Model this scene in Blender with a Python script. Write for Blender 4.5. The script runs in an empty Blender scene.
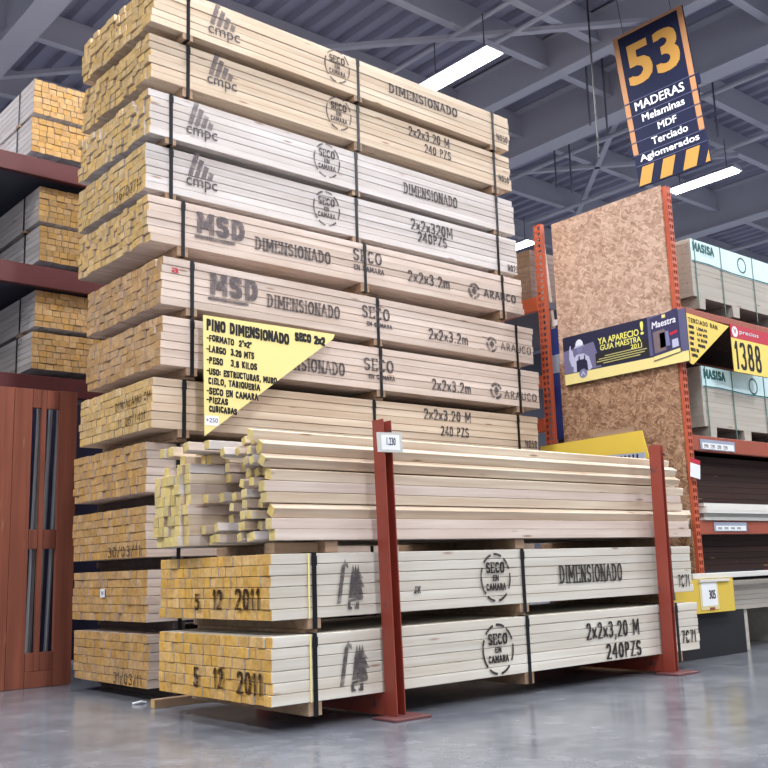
import bpy, bmesh, math, random
from mathutils import Vector, Matrix
random.seed(7)
PI = math.pi
scene = bpy.context.scene
COL = scene.collection

# ------------------------------------------------------------------ camera
cam = bpy.data.cameras.new('camera'); camo = bpy.data.objects.new('camera', cam); COL.objects.link(camo)
Rm = Matrix(((0.763, -0.094, -0.640), (-0.646, -0.159, -0.747), (-0.032, 0.983, -0.182)))
xa = Vector((0.7630, -0.6456, -0.0320)).normalized()
za = Vector((-0.6396, -0.7469, -0.1820)); za = (za - xa * za.dot(xa)).normalized()
ya = za.cross(xa)
M = Matrix((xa, ya, za)).transposed().to_4x4(); M.translation = Vector((0, 0, 0.67))
camo.matrix_world = M
cam.sensor_width = 36; cam.lens = 992.73 * 36 / 768; cam.clip_end = 200
scene.camera = camo

# ------------------------------------------------------------------ world, exposure
w = bpy.data.worlds.new('store_ambient_fill'); scene.world = w; w.use_nodes = True  # even ambient light, added as fill through the unwalled sides
w.node_tree.nodes['Background'].inputs[0].default_value = (0.90, 0.93, 1.0, 1)
w.node_tree.nodes['Background'].inputs[1].default_value = 0.56
scene.view_settings.view_transform = 'Standard'; scene.view_settings.look = 'None'
scene.view_settings.gamma = 1; scene.view_settings.use_curve_mapping = False
scene.view_settings.exposure = 0.36
LAMP_W = 205

# ------------------------------------------------------------------ materials
def srgb(r, g, b):
    f = lambda c: (c/255/12.92) if c/255 <= .04045 else ((c/255+.055)/1.055)**2.4
    return (f(r), f(g), f(b), 1)
def newmat(name, col, rough=.6, metal=0, spec=.4):
    m = bpy.data.materials.new(name); m.use_nodes = True
    b = m.node_tree.nodes['Principled BSDF']
    b.inputs['Base Color'].default_value = col; b.inputs['Roughness'].default_value = rough
    b.inputs['Metallic'].default_value = metal; b.inputs['Specular IOR Level'].default_value = spec
    return m
def nd(m, t, **kw):
    n = m.node_tree.nodes.new(t)
    for k, v in kw.items(): setattr(n, k, v)
    return n
def lk(m, a, b): m.node_tree.links.new(a, b)
def mixc(m, fac, a, b, mode='MIX'):
    n = nd(m, 'ShaderNodeMix', data_type='RGBA', blend_type=mode)
    for sock, v in ((n.inputs[0], fac), (n.inputs[6], a), (n.inputs[7], b)):
        if hasattr(v, 'links'): lk(m, v, sock)
        else: sock.default_value = v
    return n.outputs[2]
def ramp(m, fac, stops):
    r = nd(m, 'ShaderNodeValToRGB'); lk(m, fac, r.inputs[0])
    while len(r.color_ramp.elements) < len(stops): r.color_ramp.elements.new(.5)
    for e, (p, c) in zip(r.color_ramp.elements, stops): e.position = p; e.color = c if len(c) == 4 else (*c, 1)
    return r.outputs[0]
def offset_coord(m, scale):
    tc = nd(m, 'ShaderNodeTexCoord'); oi = nd(m, 'ShaderNodeObjectInfo')
    mul = nd(m, 'ShaderNodeVectorMath', operation='MULTIPLY'); lk(m, tc.outputs['Object'], mul.inputs[0]); mul.inputs[1].default_value = scale
    r = nd(m, 'ShaderNodeMath', operation='MULTIPLY'); lk(m, oi.outputs['Random'], r.inputs[0]); r.inputs[1].default_value = 97.0
    add = nd(m, 'ShaderNodeVectorMath', operation='ADD'); lk(m, mul.outputs[0], add.inputs[0]); lk(m, r.outputs[0], add.inputs[1])
    return add.outputs[0], oi.outputs['Random']
def noise(m, vec, scale=1, detail=3, rough=.5):
    n = nd(m, 'ShaderNodeTexNoise'); lk(m, vec, n.inputs['Vector']); n.inputs['Scale'].default_value = scale
    n.inputs['Detail'].default_value = detail; n.inputs['Roughness'].default_value = rough
    return n.outputs[0]
def wood_side(name, light, dark, var=.12, up=False):
    g1, g2, g3 = ((.9, 26, 26), (2.2, 9, 9), (3.2, 20, 20)) if not up else ((26, 26, .9), (9, 9, 2.2), (20, 20, 3.2))
    m = newmat(name, light, .65, 0, .25); b = m.node_tree.nodes['Principled BSDF']
    v, rnd = offset_coord(m, g1); g = noise(m, v, 1.0, 4, .6)
    c = mixc(m, ramp(m, g, [(.35, (0, 0, 0)), (.75, (1, 1, 1))]), light, dark)
    v3, _ = offset_coord(m, g2); big = noise(m, v3, .6, 2)
    c = mixc(m, ramp(m, big, [(.42, (0, 0, 0)), (.75, (.55, .55, .55))]), c, (dark[0]*.9, dark[1]*.85, dark[2]*.8, 1))
    v2, _ = offset_coord(m, g3)
    vo = nd(m, 'ShaderNodeTexVoronoi'); lk(m, v2, vo.inputs['Vector']); vo.inputs['Scale'].default_value = .8
    k = ramp(m, vo.outputs['Distance'], [(.05, (.85, .85, .85)), (.13, (0, 0, 0))])
    c = mixc(m, k, c, srgb(140, 105, 80))
    hs = nd(m, 'ShaderNodeHueSaturation'); lk(m, c, hs.inputs['Color'])
    mr = nd(m, 'ShaderNodeMapRange'); lk(m, rnd, mr.inputs[0]); mr.inputs[3].default_value = 1 - var; mr.inputs[4].default_value = 1 + var*.5
    lk(m, mr.outputs[0], hs.inputs['Value']); lk(m, hs.outputs[0], b.inputs['Base Color'])
    return m
def wood_end(name, light, dark, var=.2):
    m = newmat(name, light, .75, 0, .2); b = m.node_tree.nodes['Principled BSDF']
    v, rnd = offset_coord(m, (30, 30, 30)); g = noise(m, v, 1.2, 3, .6)
    c = mixc(m, ramp(m, g, [(.3, (0, 0, 0)), (.75, (1, 1, 1))]), light, dark)
    hs = nd(m, 'ShaderNodeHueSaturation'); lk(m, c, hs.inputs['Color'])
    mr = nd(m, 'ShaderNodeMapRange'); lk(m, rnd, mr.inputs[0]); mr.inputs[3].default_value = 1 - var; mr.inputs[4].default_value = 1 + var*.35
    lk(m, mr.outputs[0], hs.inputs['Value'])
    m2 = nd(m, 'ShaderNodeMath', operation='FRACT'); mm = nd(m, 'ShaderNodeMath', operation='MULTIPLY'); lk(m, rnd, mm.inputs[0]); mm.inputs[1].default_value = 13.7
    lk(m, mm.outputs[0], m2.inputs[0]); mr2 = nd(m, 'ShaderNodeMapRange'); lk(m, m2.outputs[0], mr2.inputs[0]); mr2.inputs[3].default_value = .88; mr2.inputs[4].default_value = 1.06
    lk(m, mr2.outputs[0], hs.inputs['Saturation'])
    lk(m, hs.outputs[0], b.inputs['Base Color'])
    return m
def paint_worn(name, col, keep=.62, scale=60):
    m = newmat(name, col, .8, 0, .1); b = m.node_tree.nodes['Principled BSDF']
    tc = nd(m, 'ShaderNodeTexCoord'); n = noise(m, tc.outputs['Object'], scale, 4, .65)
    f = ramp(m, n, [(keep - .22, (.92, .92, .92)), (keep + .14, (.2, .2, .2))])
    sep = nd(m, 'ShaderNodeSeparateColor'); lk(m, f, sep.inputs[0]); lk(m, sep.outputs[0], b.inputs['Alpha'])
    return m
def metal_worn(name, col, chip, rough=.45, amount=.62):
    m = newmat(name, col, rough, 0, .5); b = m.node_tree.nodes['Principled BSDF']
    tc = nd(m, 'ShaderNodeTexCoord'); n = noise(m, tc.outputs['Object'], 7, 5, .65)
    c = mixc(m, ramp(m, n, [(amount, (0, 0, 0)), (amount + .06, (1, 1, 1))]), col, chip)
    n2 = noise(m, tc.outputs['Object'], 2.5, 2)
    c = mixc(m, ramp(m, n2, [(.3, (0, 0, 0)), (.8, (.5, .5, .5))]), c, (col[0]*.7, col[1]*.6, col[2]*.6, 1))
    lk(m, c, b.inputs['Base Color']); return m

WS = {'white': wood_side('pine_side_white', srgb(214, 208, 206), srgb(190, 180, 174)),
      'warm': wood_side('pine_side_warm', srgb(218, 201, 180), srgb(190, 166, 142)),
      'pink': wood_side('pine_side_pink', srgb(220, 204, 193), srgb(192, 172, 158)),
      'grey': wood_side('pine_side_grey', srgb(220, 215, 205), srgb(196, 188, 174)),
      'cream': wood_side('pine_side_cream', srgb(224, 210, 190), srgb(190, 166, 142))}
WE = {'yellow': wood_end('pine_end_yellow', srgb(230, 198, 136), srgb(198, 156, 98), .18),
      'tan': wood_end('pine_end_tan', srgb(206, 170, 122), srgb(172, 130, 88)),
      'gold': wood_end('pine_end_gold', srgb(228, 186, 108), srgb(198, 148, 76), .2),
      'ochre': wood_end('pine_end_ochre', srgb(208, 168, 108), srgb(176, 132, 82)),
      'lemon': wood_end('pine_end_lemon', srgb(226, 206, 138), srgb(206, 178, 112), .2),
      'brown': wood_end('pine_end_brown', srgb(178, 142, 88), srgb(148, 112, 66))}
bearer_m = wood_side('bearer_wood', srgb(176, 150, 124), srgb(140, 112, 90))
shaded_bearer = wood_side('shaded_bearer_wood', srgb(92, 80, 76), srgb(66, 58, 58))  # bearer wood darkened: shade of the lower back gaps painted into its colour
strap_m = newmat('black_strap', srgb(14, 14, 20), .4, 0, .3)
strap_green = newmat('green_strap', srgb(70, 110, 100), .5)
ink = paint_worn('stencil_ink', srgb(84, 78, 80), .62, 22)
ink_faint = paint_worn('stencil_ink_faint', srgb(112, 104, 106), .60, 18)
ink_dark = paint_worn('stencil_ink_dark', srgb(52, 48, 48), .72, 30)
ink_end = paint_worn('end_ink', srgb(66, 46, 28), .62, 35)
marker = newmat('black_marker', srgb(30, 26, 26), .7)
red_post = metal_worn('red_oxide_paint', srgb(146, 64, 50), srgb(76, 58, 64), .45, .60)
orange = metal_worn('rack_orange', srgb(192, 92, 62), srgb(150, 90, 76), .5, .66)
dull_orange = metal_worn('rack_dull_orange', srgb(158, 76, 54), srgb(110, 66, 56), .5, .62)
darkred = metal_worn('rack_dark_red', srgb(88, 34, 36), srgb(70, 40, 40), .5, .66)
steel = newmat('galvanised_steel', srgb(150, 152, 155), .4, .7)
grey_steel = newmat('painted_grey_steel', srgb(190, 190, 202), .6)
grey_dark = newmat('dark_grey_steel', srgb(96, 96, 108), .7)
yellow_card = newmat('yellow_card', srgb(234, 218, 146), .75)
yellow_flat = newmat('yellow_board', srgb(214, 184, 72), .6)
white_m = newmat('white_paper', srgb(232, 234, 236), .7)
navy = newmat('navy_board', srgb(36, 38, 66), .5)
navy2 = newmat('navy_grey_print', srgb(92, 92, 126), .5)
sign_navy = newmat('sign_navy', srgb(28, 32, 58), .8, 0, .2)
sign_gold = newmat('sign_gold', srgb(190, 142, 70), .7, 0, .2)
sign_tan = newmat('sign_tan_edge', srgb(178, 128, 88), .7, 0, .2)
blue_m = newmat('blue_card', srgb(34, 52, 120), .5)
black_m = newmat('black_board', srgb(34, 34, 40), .5)
brown_board = wood_side('dark_brown_board', srgb(56, 34, 28), srgb(40, 24, 20))
mdf = wood_side('grey_board', srgb(184, 178, 168), srgb(170, 163, 153), .03)
mdf_pink = wood_side('brownish_board', srgb(150, 132, 124), srgb(132, 114, 106), .05)
white_board = newmat('white_board', srgb(214, 212, 206), .5)
cyan_label = newmat('pale_cyan_label', srgb(206, 232, 234), .5)
teal_ink = newmat('dark_teal_print', srgb(40, 92, 90), .6)
red_m = newmat('red_print', srgb(190, 36, 60), .5)
grey_blue = newmat('grey_blue_card', srgb(150, 158, 176), .55)
red_stain = wood_side('red_stained_wood', srgb(138, 80, 62), srgb(106, 60, 48), .12, True)
lens_m = bpy.data.materials.new('fluorescent_tube'); lens_m.use_nodes = True
b = lens_m.node_tree.nodes['Principled BSDF']; b.inputs['Emission Color'].default_value = (.93, .96, 1, 1); b.inputs['Emission Strength'].default_value = 9
b.inputs['Base Color'].default_value = (.9, .9, .9, 1)

# concrete floor
floor_m = newmat('polished_concrete', srgb(150, 152, 162), .2, 0, .6); b = floor_m.node_tree.nodes['Principled BSDF']
tc = nd(floor_m, 'ShaderNodeTexCoord'); n1 = noise(floor_m, tc.outputs['Object'], 1.4, 6, .62); n2 = noise(floor_m, tc.outputs['Object'], 9, 4, .6)
c = mixc(floor_m, ramp(floor_m, n1, [(.3, (0, 0, 0)), (.7, (1, 1, 1))]), srgb(82, 87, 96), srgb(118, 121, 128))
c = mixc(floor_m, ramp(floor_m, n2, [(.45, (0, 0, 0)), (.8, (.5, .5, .5))]), c, srgb(154, 156, 164))
lk(floor_m, c, b.inputs['Base Color'])
rr = nd(floor_m, 'ShaderNodeMapRange'); lk(floor_m, n1, rr.inputs[0]); rr.inputs[3].default_value = .10; rr.inputs[4].default_value = .30; lk(floor_m, rr.outputs[0], b.inputs['Roughness'])
# roof deck
deck_m = newmat('roof_deck', srgb(158, 158, 178), .6, .1)
# oriented strand board
def osb_mat(name, a, b_, c_):
    m = newmat(name, a, .7, 0, .2); bs = m.node_tree.nodes['Principled BSDF']
    tc = nd(m, 'ShaderNodeTexCoord'); outs = []
    nz = nd(m, 'ShaderNodeTexNoise'); lk(m, tc.outputs['Object'], nz.inputs['Vector']); nz.inputs['Scale'].default_value = 18; nz.inputs['Detail'].default_value = 3
    wp = nd(m, 'ShaderNodeVectorMath', operation='MULTIPLY_ADD'); lk(m, nz.outputs[1], wp.inputs[0]); wp.inputs[1].default_value = (.05, .05, .05); lk(m, tc.outputs['Object'], wp.inputs[2])
    for k_, (ang, sy, sz) in enumerate(((.05, 20, 80), (1.1, 26, 62), (-.6, 22, 70))):
        mp = nd(m, 'ShaderNodeMapping'); lk(m, wp.outputs[0], mp.inputs[0]); mp.inputs['Rotation'].default_value = (ang, 0, 0)
        mp2 = nd(m, 'ShaderNodeMapping'); lk(m, mp.outputs[0], mp2.inputs[0]); mp2.inputs['Scale'].default_value = (1, sy, sz); mp2.inputs['Location'].default_value = (0, k_*3.3, k_*5.1)
        vo = nd(m, 'ShaderNodeTexVoronoi'); lk(m, mp2.outputs[0], vo.inputs['Vector']); vo.inputs['Scale'].default_value = 1
        sp = nd(m, 'ShaderNodeSeparateColor'); lk(m, vo.outputs['Color'], sp.inputs[0]); outs.append(sp.outputs)
    sel = mixc(m, ramp(m, outs[1][1], [(.49, (0, 0, 0)), (.51, (1, 1, 1))]), outs[0][0], outs[1][0])
    sel = mixc(m, ramp(m, outs[2][1], [(.62, (0, 0, 0)), (.66, (1, 1, 1))]), sel, outs[2][0])
    n_ = noise(m, tc.outputs['Object'], 6, 3)
    sel = mixc(m, .42, sel, n_)
    col = ramp(m, sel, [(.1, c_), (.42, a), (.75, b_), (.95, (b_[0]*1.25, b_[1]*1.25, b_[2]*1.25, 1))])
    lk(m, col, bs.inputs['Base Color']); return m
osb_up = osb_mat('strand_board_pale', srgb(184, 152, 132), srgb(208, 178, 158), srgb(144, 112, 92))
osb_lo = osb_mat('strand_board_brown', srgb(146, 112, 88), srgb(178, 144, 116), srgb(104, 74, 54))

# ------------------------------------------------------------------ mesh helpers
class MB:
    def __init__(s): s.v = []; s.f = []; s.mi = []
    def add(s, vs, fs, mi=0):
        o = len(s.v); s.v += [tuple(v) for v in vs]
        for i, f in enumerate(fs): s.f.append([o + k for k in f]); s.mi.append(mi if isinstance(mi, int) else mi[i])
        return s
    def box(s, x0, x1, y0, y1, z0, z1, mi=0):
        vs = [(x0, y0, z0), (x1, y0, z0), (x1, y1, z0), (x0, y1, z0), (x0, y0, z1), (x1, y0, z1), (x1, y1, z1), (x0, y1, z1)]
        return s.add(vs, [(0, 3, 2, 1), (4, 5, 6, 7), (0, 1, 5, 4), (1, 2, 6, 5), (2, 3, 7, 6), (3, 0, 4, 7)], mi)
    def bar(s, a, b, wd, h, up=(0, 0, 1), mi=0):
        a = Vector(a); b = Vector(b); d = (b - a).normalized(); u = Vector(up)
        if abs(d.dot(u)) > .98: u = Vector((1, 0, 0))
        r = d.cross(u).normalized(); u = r.cross(d)
        vs = [p + r * (i * wd / 2) + u * (j * h / 2) for p in (a, b) for i, j in ((-1, -1), (1, -1), (1, 1), (-1, 1))]
        return s.add(vs, [(0, 3, 2, 1), (4, 5, 6, 7), (0, 1, 5, 4), (1, 2, 6, 5), (2, 3, 7, 6), (3, 0, 4, 7)], mi)
    def tube(s, pts, r, n=10, mi=0):
        pts = [Vector(p) for p in pts]; rings = []
        for i, p in enumerate(pts):
            d = (pts[min(i + 1, len(pts) - 1)] - pts[max(i - 1, 0)]).normalized()
            u = Vector((0, 0, 1)) if abs(d.z) < .9 else Vector((1, 0, 0))
            a = d.cross(u).normalized(); bb = a.cross(d)
            rings.append([p + (a * math.cos(2 * PI * k / n) + bb * math.sin(2 * PI * k / n)) * r for k in range(n)])
        vs = [v for rg in rings for v in rg]; fs = []
        for i in range(len(pts) - 1):
            for k in range(n): fs.append((i*n + k, i*n + (k+1) % n, (i+1)*n + (k+1) % n, (i+1)*n + k))
        fs.append(tuple(range(n))); fs.append(tuple((len(pts)-1)*n + k for k in range(n - 1, -1, -1)))
        return s.add(vs, fs, mi)
    def poly(s, pts, y=0, mi=0):   # a flat outline facing -y
        return s.add([(x, y, z) for x, z in pts], [tuple(range(len(pts)))], mi)
    def prism(s, pts, y0, y1, mi=0):
        n = len(pts); vs = [(x, y0, z) for x, z in pts] + [(x, y1, z) for x, z in pts]
        return s.add(vs, [tuple(range(n)), tuple(range(2*n - 1, n - 1, -1))] + [(i, i + n, (i + 1) % n + n, (i + 1) % n) for i in range(n)], mi)
    def mesh(s, name, mats):
        me = bpy.data.meshes.new(name); me.from_pydata(s.v, [], s.f)
        for m in (mats if isinstance(mats, (list, tuple)) else [mats]): me.materials.append(m)
        for p, k in zip(me.polygons, s.mi): p.material_index = k
        me.update(); return me
    def obj(s, name, mats, parent=None, loc=(0, 0, 0), rot=(0, 0, 0), bevel=0):
        me = s.mesh(name, mats)
        if bevel:
            bm = bmesh.new(); bm.from_mesh(me)
            bmesh.ops.recalc_face_normals(bm, faces=bm.faces)
            bmesh.ops.bevel(bm, geom=bm.edges[:], offset=bevel, segments=1, affect='EDGES'); bm.to_mesh(me); bm.free()
        else:
            bm = bmesh.new(); bm.from_mesh(me); bmesh.ops.recalc_face_normals(bm, faces=bm.faces); bm.to_mesh(me); bm.free()
        o = bpy.data.objects.new(name, me); COL.objects.link(o); o.location = loc; o.rotation_euler = rot
        if parent: o.parent = parent
        return o
def tag(o, label, cat, group=None):
    o['label'] = label; o['category'] = cat
    if group: o['group'] = group
    return o
def thing(name, label, cat, loc=(0, 0, 0), rot=(0, 0, 0), group=None):
    o = bpy.data.objects.new(name, None); COL.objects.link(o); o.location = loc; o.rotation_euler = rot; o.empty_display_size = .1
    return tag(o, label, cat, group)
def struct(o): o['kind'] = 'structure'; return o

_tc = {}
def text_geo(txt, bold=0, shear=0):
    key = (txt, bold, shear)
    if key not in _tc:
        cu = bpy.data.curves.new('lettering', 'FONT'); cu.body = txt; cu.offset = bold; cu.shear = shear; cu.resolution_u = 3; cu.fill_mode = 'FRONT'
        o = bpy.data.objects.new('lettering', cu); COL.objects.link(o)
        me = bpy.data.meshes.new_from_object(o)
        vs = [(v.co.x, v.co.y) for v in me.vertices]; fs = [tuple(p.vertices) for p in me.polygons]
        bpy.data.objects.remove(o); bpy.data.curves.remove(cu); bpy.data.meshes.remove(me)
        x0 = min(v[0] for v in vs); x1 = max(v[0] for v in vs); y0 = min(v[1] for v in vs); y1 = max(v[1] for v in vs)
        _tc[key] = ([((x - x0) / (x1 - x0), (y - y0) / (y1 - y0)) for x, y in vs], fs, (x1 - x0) / (y1 - y0))
    return _tc[key]
def put_text(mb, txt, x0, x1, z0, z1, y=0, bold=0, shear=0, slope=0, mi=0):
    vs, fs, _ = text_geo(txt, 0, shear); t_ = min(bold * (z1 - z0) * 1.6, .05)
    for i_, (ox, oz) in enumerate(((0, 0), (t_, 0), (0, t_*.6), (t_, t_*.6), (t_/2, t_*.3), (t_/2, 0), (t_/2, t_*.6)) if t_ else ((0, 0),)):
        mb.add([(x0 + ox + (x1 - x0 - t_) * a, y - i_*.00003, z0 + oz + (z1 - z0 - t_*.6) * b_ + slope * (x1 - x0) * a) for a, b_ in vs], fs, mi)
    return mb
def _arc(cx, cz, rx, rz, a0, a1, n=6):
    return [(cx + rx*math.cos(math.radians(a0 + (a1 - a0)*i/n)), cz + rz*math.sin(math.radians(a0 + (a1 - a0)*i/n))) for i in range(n + 1)]
def _serif(x): return [[(x - .16, 0), (x + .16, 0)], [(x - .16, 1), (x + .16, 1)]]
GL = {'I': (.4, [[(.5, 0), (.5, 1)]]), 'D': (1, [[(.2, 0), (.2, 1)], _arc(.38, .5, .5, .5, 84, -84)]),
 'M': (1.25, [[(.12, 0), (.12, 1)], [(.14, 1), (.5, .3)], [(.5, .3), (.86, 1)], [(.88, 0), (.88, 1)]]),
 'E': (.85, [[(.2, 0), (.2, 1)], [(.3, 1), (.9, 1), (.9, .8)], [(.3, .52), (.75, .52)], [(.3, 0), (.9, 0), (.9, .2)]]),
 'F': (.8, [[(.2, 0), (.2, 1)], [(.3, 1), (.9, 1)], [(.3, .52), (.75, .52)]]),
 'N': (1, [[(.14, 0), (.14, 1)], [(.16, 1), (.84, 0)], [(.86, 0), (.86, 1)]]),
 'S': (.85, [_arc(.5, .74, .36, .26, 20, 250), _arc(.5, .26, .38, .26, 90, -160)]),
 'O': (1, [_arc(.5, .5, .4, .5, 82, -82, 8), _arc(.5, .5, .4, .5, 98, 262, 8)]),
 'Q': (1, [_arc(.5, .5, .4, .5, 85, -265, 14), [(.6, .2), (.9, -.05)]]),
 'A': (1, [[(.06, 0), (.5, 1)], [(.5, 1), (.92, 0)], [(.25, .34), (.75, .34)]]),
 'C': (.9, [_arc(.52, .5, .4, .5, 40, 168, 6), _arc(.52, .5, .4, .5, 192, 320, 6)]),
 'G': (.95, [_arc(.52, .5, .4, .5, 40, 175, 6), _arc(.52, .5, .4, .5, 185, 330, 6), [(.6, .42), (.88, .42), (.88, .1)]]),
 'P': (.85, [[(.2, 0), (.2, 1)], _arc(.35, .73, .48, .27, 88, -88)]), 'B': (.85, [[(.2, 0), (.2, 1)], _arc(.35, .75, .42, .25, 88, -88), _arc(.35, .25, .48, .25, 88, -88)]),
 'R': (.9, [[(.2, 0), (.2, 1)], _arc(.35, .73, .48, .27, 88, -88), [(.45, .45), (.88, 0)]]),
 'L': (.8, [[(.2, 1), (.2, 0)], [(.3, 0), (.85, 0)]]), 'T': (.85, [[(.5, 0), (.5, 1)], [(.08, 1), (.92, 1)]]), 'U': (.95, [[(.15, 1), (.15, .3)], _arc(.5, .3, .35, .3, 180, 360), [(.85, .3), (.85, 1)]]),
 'K': (.9, [[(.2, 0), (.2, 1)], [(.3, .45), (.85, 1)], [(.42, .55), (.88, 0)]]), 'H': (.95, [[(.15, 0), (.15, 1)], [(.85, 0), (.85, 1)], [(.2, .5), (.8, .5)]]),
 'Z': (.85, [[(.12, 1), (.86, 1), (.14, 0), (.88, 0)]]), 'J': (.7, [[(.7, 1), (.7, .25)], _arc(.4, .25, .3, .25, 0, -160)]), 'X': (.9, [[(.1, 0), (.9, 1)], [(.1, 1), (.9, 0)]]),
 'm': (1.2, [[(.1, 0), (.1, .66)], _arc(.3, .46, .2, .2, 160, 0, 4) + [(.5, 0)], _arc(.7, .46, .2, .2, 160, 0, 4) + [(.9, 0)]]),
 'x': (.7, [[(.1, .05), (.9, .62)], [(.1, .62), (.9, .05)]]),
 '0': (.85, [_arc(.5, .5, .36, .5, 80, -80, 8), _arc(.5, .5, .36, .5, 100, 260, 8)]), '1': (.5, [[(.2, .78), (.55, 1), (.55, 0)]]),
 '2': (.85, [_arc(.5, .7, .36, .3, 165, -30) + [(.14, 0), (.88, 0)]]), '3': (.85, [_arc(.45, .75, .36, .25, 150, -80), _arc(.45, .27, .4, .27, 80, -150)]),
 '4': (.9, [[(.7, 0), (.7, 1), (.08, .3), (.92, .3)]]), '5': (.85, [[(.85, 1), (.25, 1), (.2, .55)], _arc(.45, .32, .4, .32, 120, -150)]),
 '6': (.85, [_arc(.5, .3, .36, .3, 0, 360, 10), _arc(.86, .3, .72, .7, 180, 110, 5)]), '7': (.8, [[(.12, 1), (.86, 1), (.4, 0)]]),
 '8': (.85, [_arc(.5, .75, .3, .24, 0, 360, 10), _arc(.5, .26, .37, .26, 0, 360, 10)]), '9': (.85, [_arc(.5, .7, .36, .3, 0, 360, 10), [(.86, .7), (.6, 0)]]),
 '/': (.6, [[(.1, -.05), (.9, 1.05)]]), '-': (.5, [[(.15, .5), (.85, .5)]]), '.': (.35, [[(.5, 0), (.5, .05)]]), ',': (.35, [[(.6, .08), (.3, -.18)]]),
 ':': (.35, [[(.5, .1), (.5, .16)], [(.5, .55), (.5, .61)]]), '"': (.5, [[(.3, .75), (.3, 1)], [(.7, .75), (.7, 1)]]), '+': (.7, [[(.1, .5), (.9, .5)], [(.5, .2), (.5, .8)]]), ' ': (.55, [])}
def strokes(mb, txt, x0, x1, z0, z1, y=0, nw=.018, nh=.007, serif=False, slope=0, jit=0, rn=random.Random(3), gap=.22):
    """stencil or marker lettering: every stroke is the sweep of a flat nib nw wide and nh high"""
    adv = [GL[c][0] for c in txt]; tot = sum(adv) + gap * (len(txt) - 1); u = (x1 - x0 - nw) / tot; H = z1 - z0 - nh; cx = x0 + nw / 2; yy = y
    for c, a in zip(txt, adv):
        L = [p for p in GL[c][1]]
        if serif and c in 'IDMENPFRHK': L = L + sum([_serif(p[0][0]) for p in GL[c][1] if len(p) == 2 and p[0][0] == p[1][0]], [])
        jz = rn.uniform(-jit, jit)
        for pl in L:
            P_ = [(cx + px * a * u + rn.uniform(-jit, jit)*.4, z0 + nh/2 + pz * H + jz + slope * (cx - x0 + px*a*u)) for px, pz in pl]
            for (ax, az), (bx, bz) in zip(P_, P_[1:]):
                if ax > bx: ax, az, bx, bz = bx, bz, ax, az
                w_, h_ = nw/2, nh/2
                if bz >= az: q = [(ax - w_, az - h_), (ax + w_, az - h_), (bx + w_, bz - h_), (bx + w_, bz + h_), (bx - w_, bz + h_), (ax - w_, az + h_)]
                else: q = [(ax - w_, az + h_), (ax - w_, az - h_), (bx - w_, bz - h_), (bx + w_, bz - h_), (bx + w_, bz + h_), (ax + w_, az + h_)]
                mb.add([(p, yy, q_) for p, q_ in q], [(0, 1, 2, 3, 4, 5)])
                yy -= .000004
        cx += (a + gap) * u
    return mb
def arc_dash(mb, cx, cz, rx, rz, a0, a1, t, y=0, n=7):
    pts = [(a0 + (a1 - a0) * i / n) for i in range(n + 1)]
    vs = [(cx + (rx + k) * math.cos(a), y, cz + (rz + k) * math.sin(a)) for a in pts for k in (-t/2, t/2)]
    mb.add(vs, [(2*i, 2*i + 1, 2*i + 3, 2*i + 2) for i in range(n)])

# ------------------------------------------------------------------ the building
mb = MB(); mb.box(-14, 46, -14, 22, -.2, 0); floor = struct(mb.obj('floor', floor_m))
# corrugated roof deck: ribs run across the purlins
mb = MB(); pitch = .30; x = -14.0; prof = []
while x < 46: prof += [(x, 8.10), (x + .12, 8.10), (x + .16, 8.19), (x + .26, 8.19)]; x += pitch
vs = [(px, y, pz) for y in (-14, 22) for px, pz in prof]; n = len(prof)
mb.add(vs, [(i, i + 1, i + 1 + n, i + n) for i in range(n - 1)]); struct(mb.obj('ceiling', deck_m))
wall_m = newmat('wall_panel', srgb(110, 112, 126), .7)
mb = MB(); mb.box(-14, 46, 22, 22.2, 0, 8.6); struct(mb.obj('wall_back', wall_m))
mb = MB(); mb.box(46, 46.2, -14, 22, 0, 8.6); struct(mb.obj('wall_right', wall_m))
k = 1
for Y in (-3.4, -1.6, .2, 2.2, 4.0, 5.8, 7.56, 8.45, 10.28, 12.0, 13.8, 15.6, 17.4, 19.2):
    mb = MB(); mb.box(-14, 46, Y - .012, Y + .012, 7.69, 8.09); mb.box(-14, 46, Y - .06, Y + .06, 7.66, 7.69)
    o = struct(mb.obj('trim_%d' % k, grey_steel)); k += 1
    mb = None
for X, wd, zb in ((-8, .34, 7.3), (-2, .34, 7.3), (4.05, .34, 7.3), (10.55, .20, 7.5), (12.0, .34, 7.3), (18.0, .34, 7.3), (24.0, .34, 7.3), (30, .34, 7.3)):
    mb = MB(); mb.box(X - wd/2, X + wd/2, -14, 22, zb, zb + .02); mb.box(X - .012, X + .012, -14, 22, zb + .02, 8.07); mb.box(X - wd/2, X + wd/2, -14, 22, 8.07, 8.09)
    struct(mb.obj('trim_%d' % k, grey_steel)); k += 1
for X, z, r in ((8.72, 7.60, .03), (9.24, 7.55, .03), (12.85, 7.5, .045), (14.8, 7.45, .045), (20.0, 7.45, .045)):
    mb = MB().tube([(X, -13, z), (X, 21, z)], r, 8); struct(mb.obj('trim_%d' % k, grey_steel)); k += 1
for a, c_ in (((12.26, 8.4), (15.57, 11.97)), ((4.25, 13.35), (10.55, 6.73)), ((15.57, 8.4), (12.3, 12.0)), ((12.1, 6.9), (15.6, 3.9)), ((18.1, 8.4), (24, 12))):
    mb = MB().bar((a[0], a[1], 7.62), (c_[0], c_[1], 7.62), .09, .06); struct(mb.obj('trim_%d' % k, grey_steel)); k += 1
for X, Y in ((12.0, 8.45), (12.0, 10.28), (10.55, 8.45), (12.0, 7.56)):   # hangers and drop rods
    for dx in (.35, .75):
        mb = MB().bar((X + dx, Y - .4, 6.75), (X + dx, Y - .4, 8.09), .02, .02); struct(mb.obj('trim_%d' % k, grey_dark)); k += 1

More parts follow.
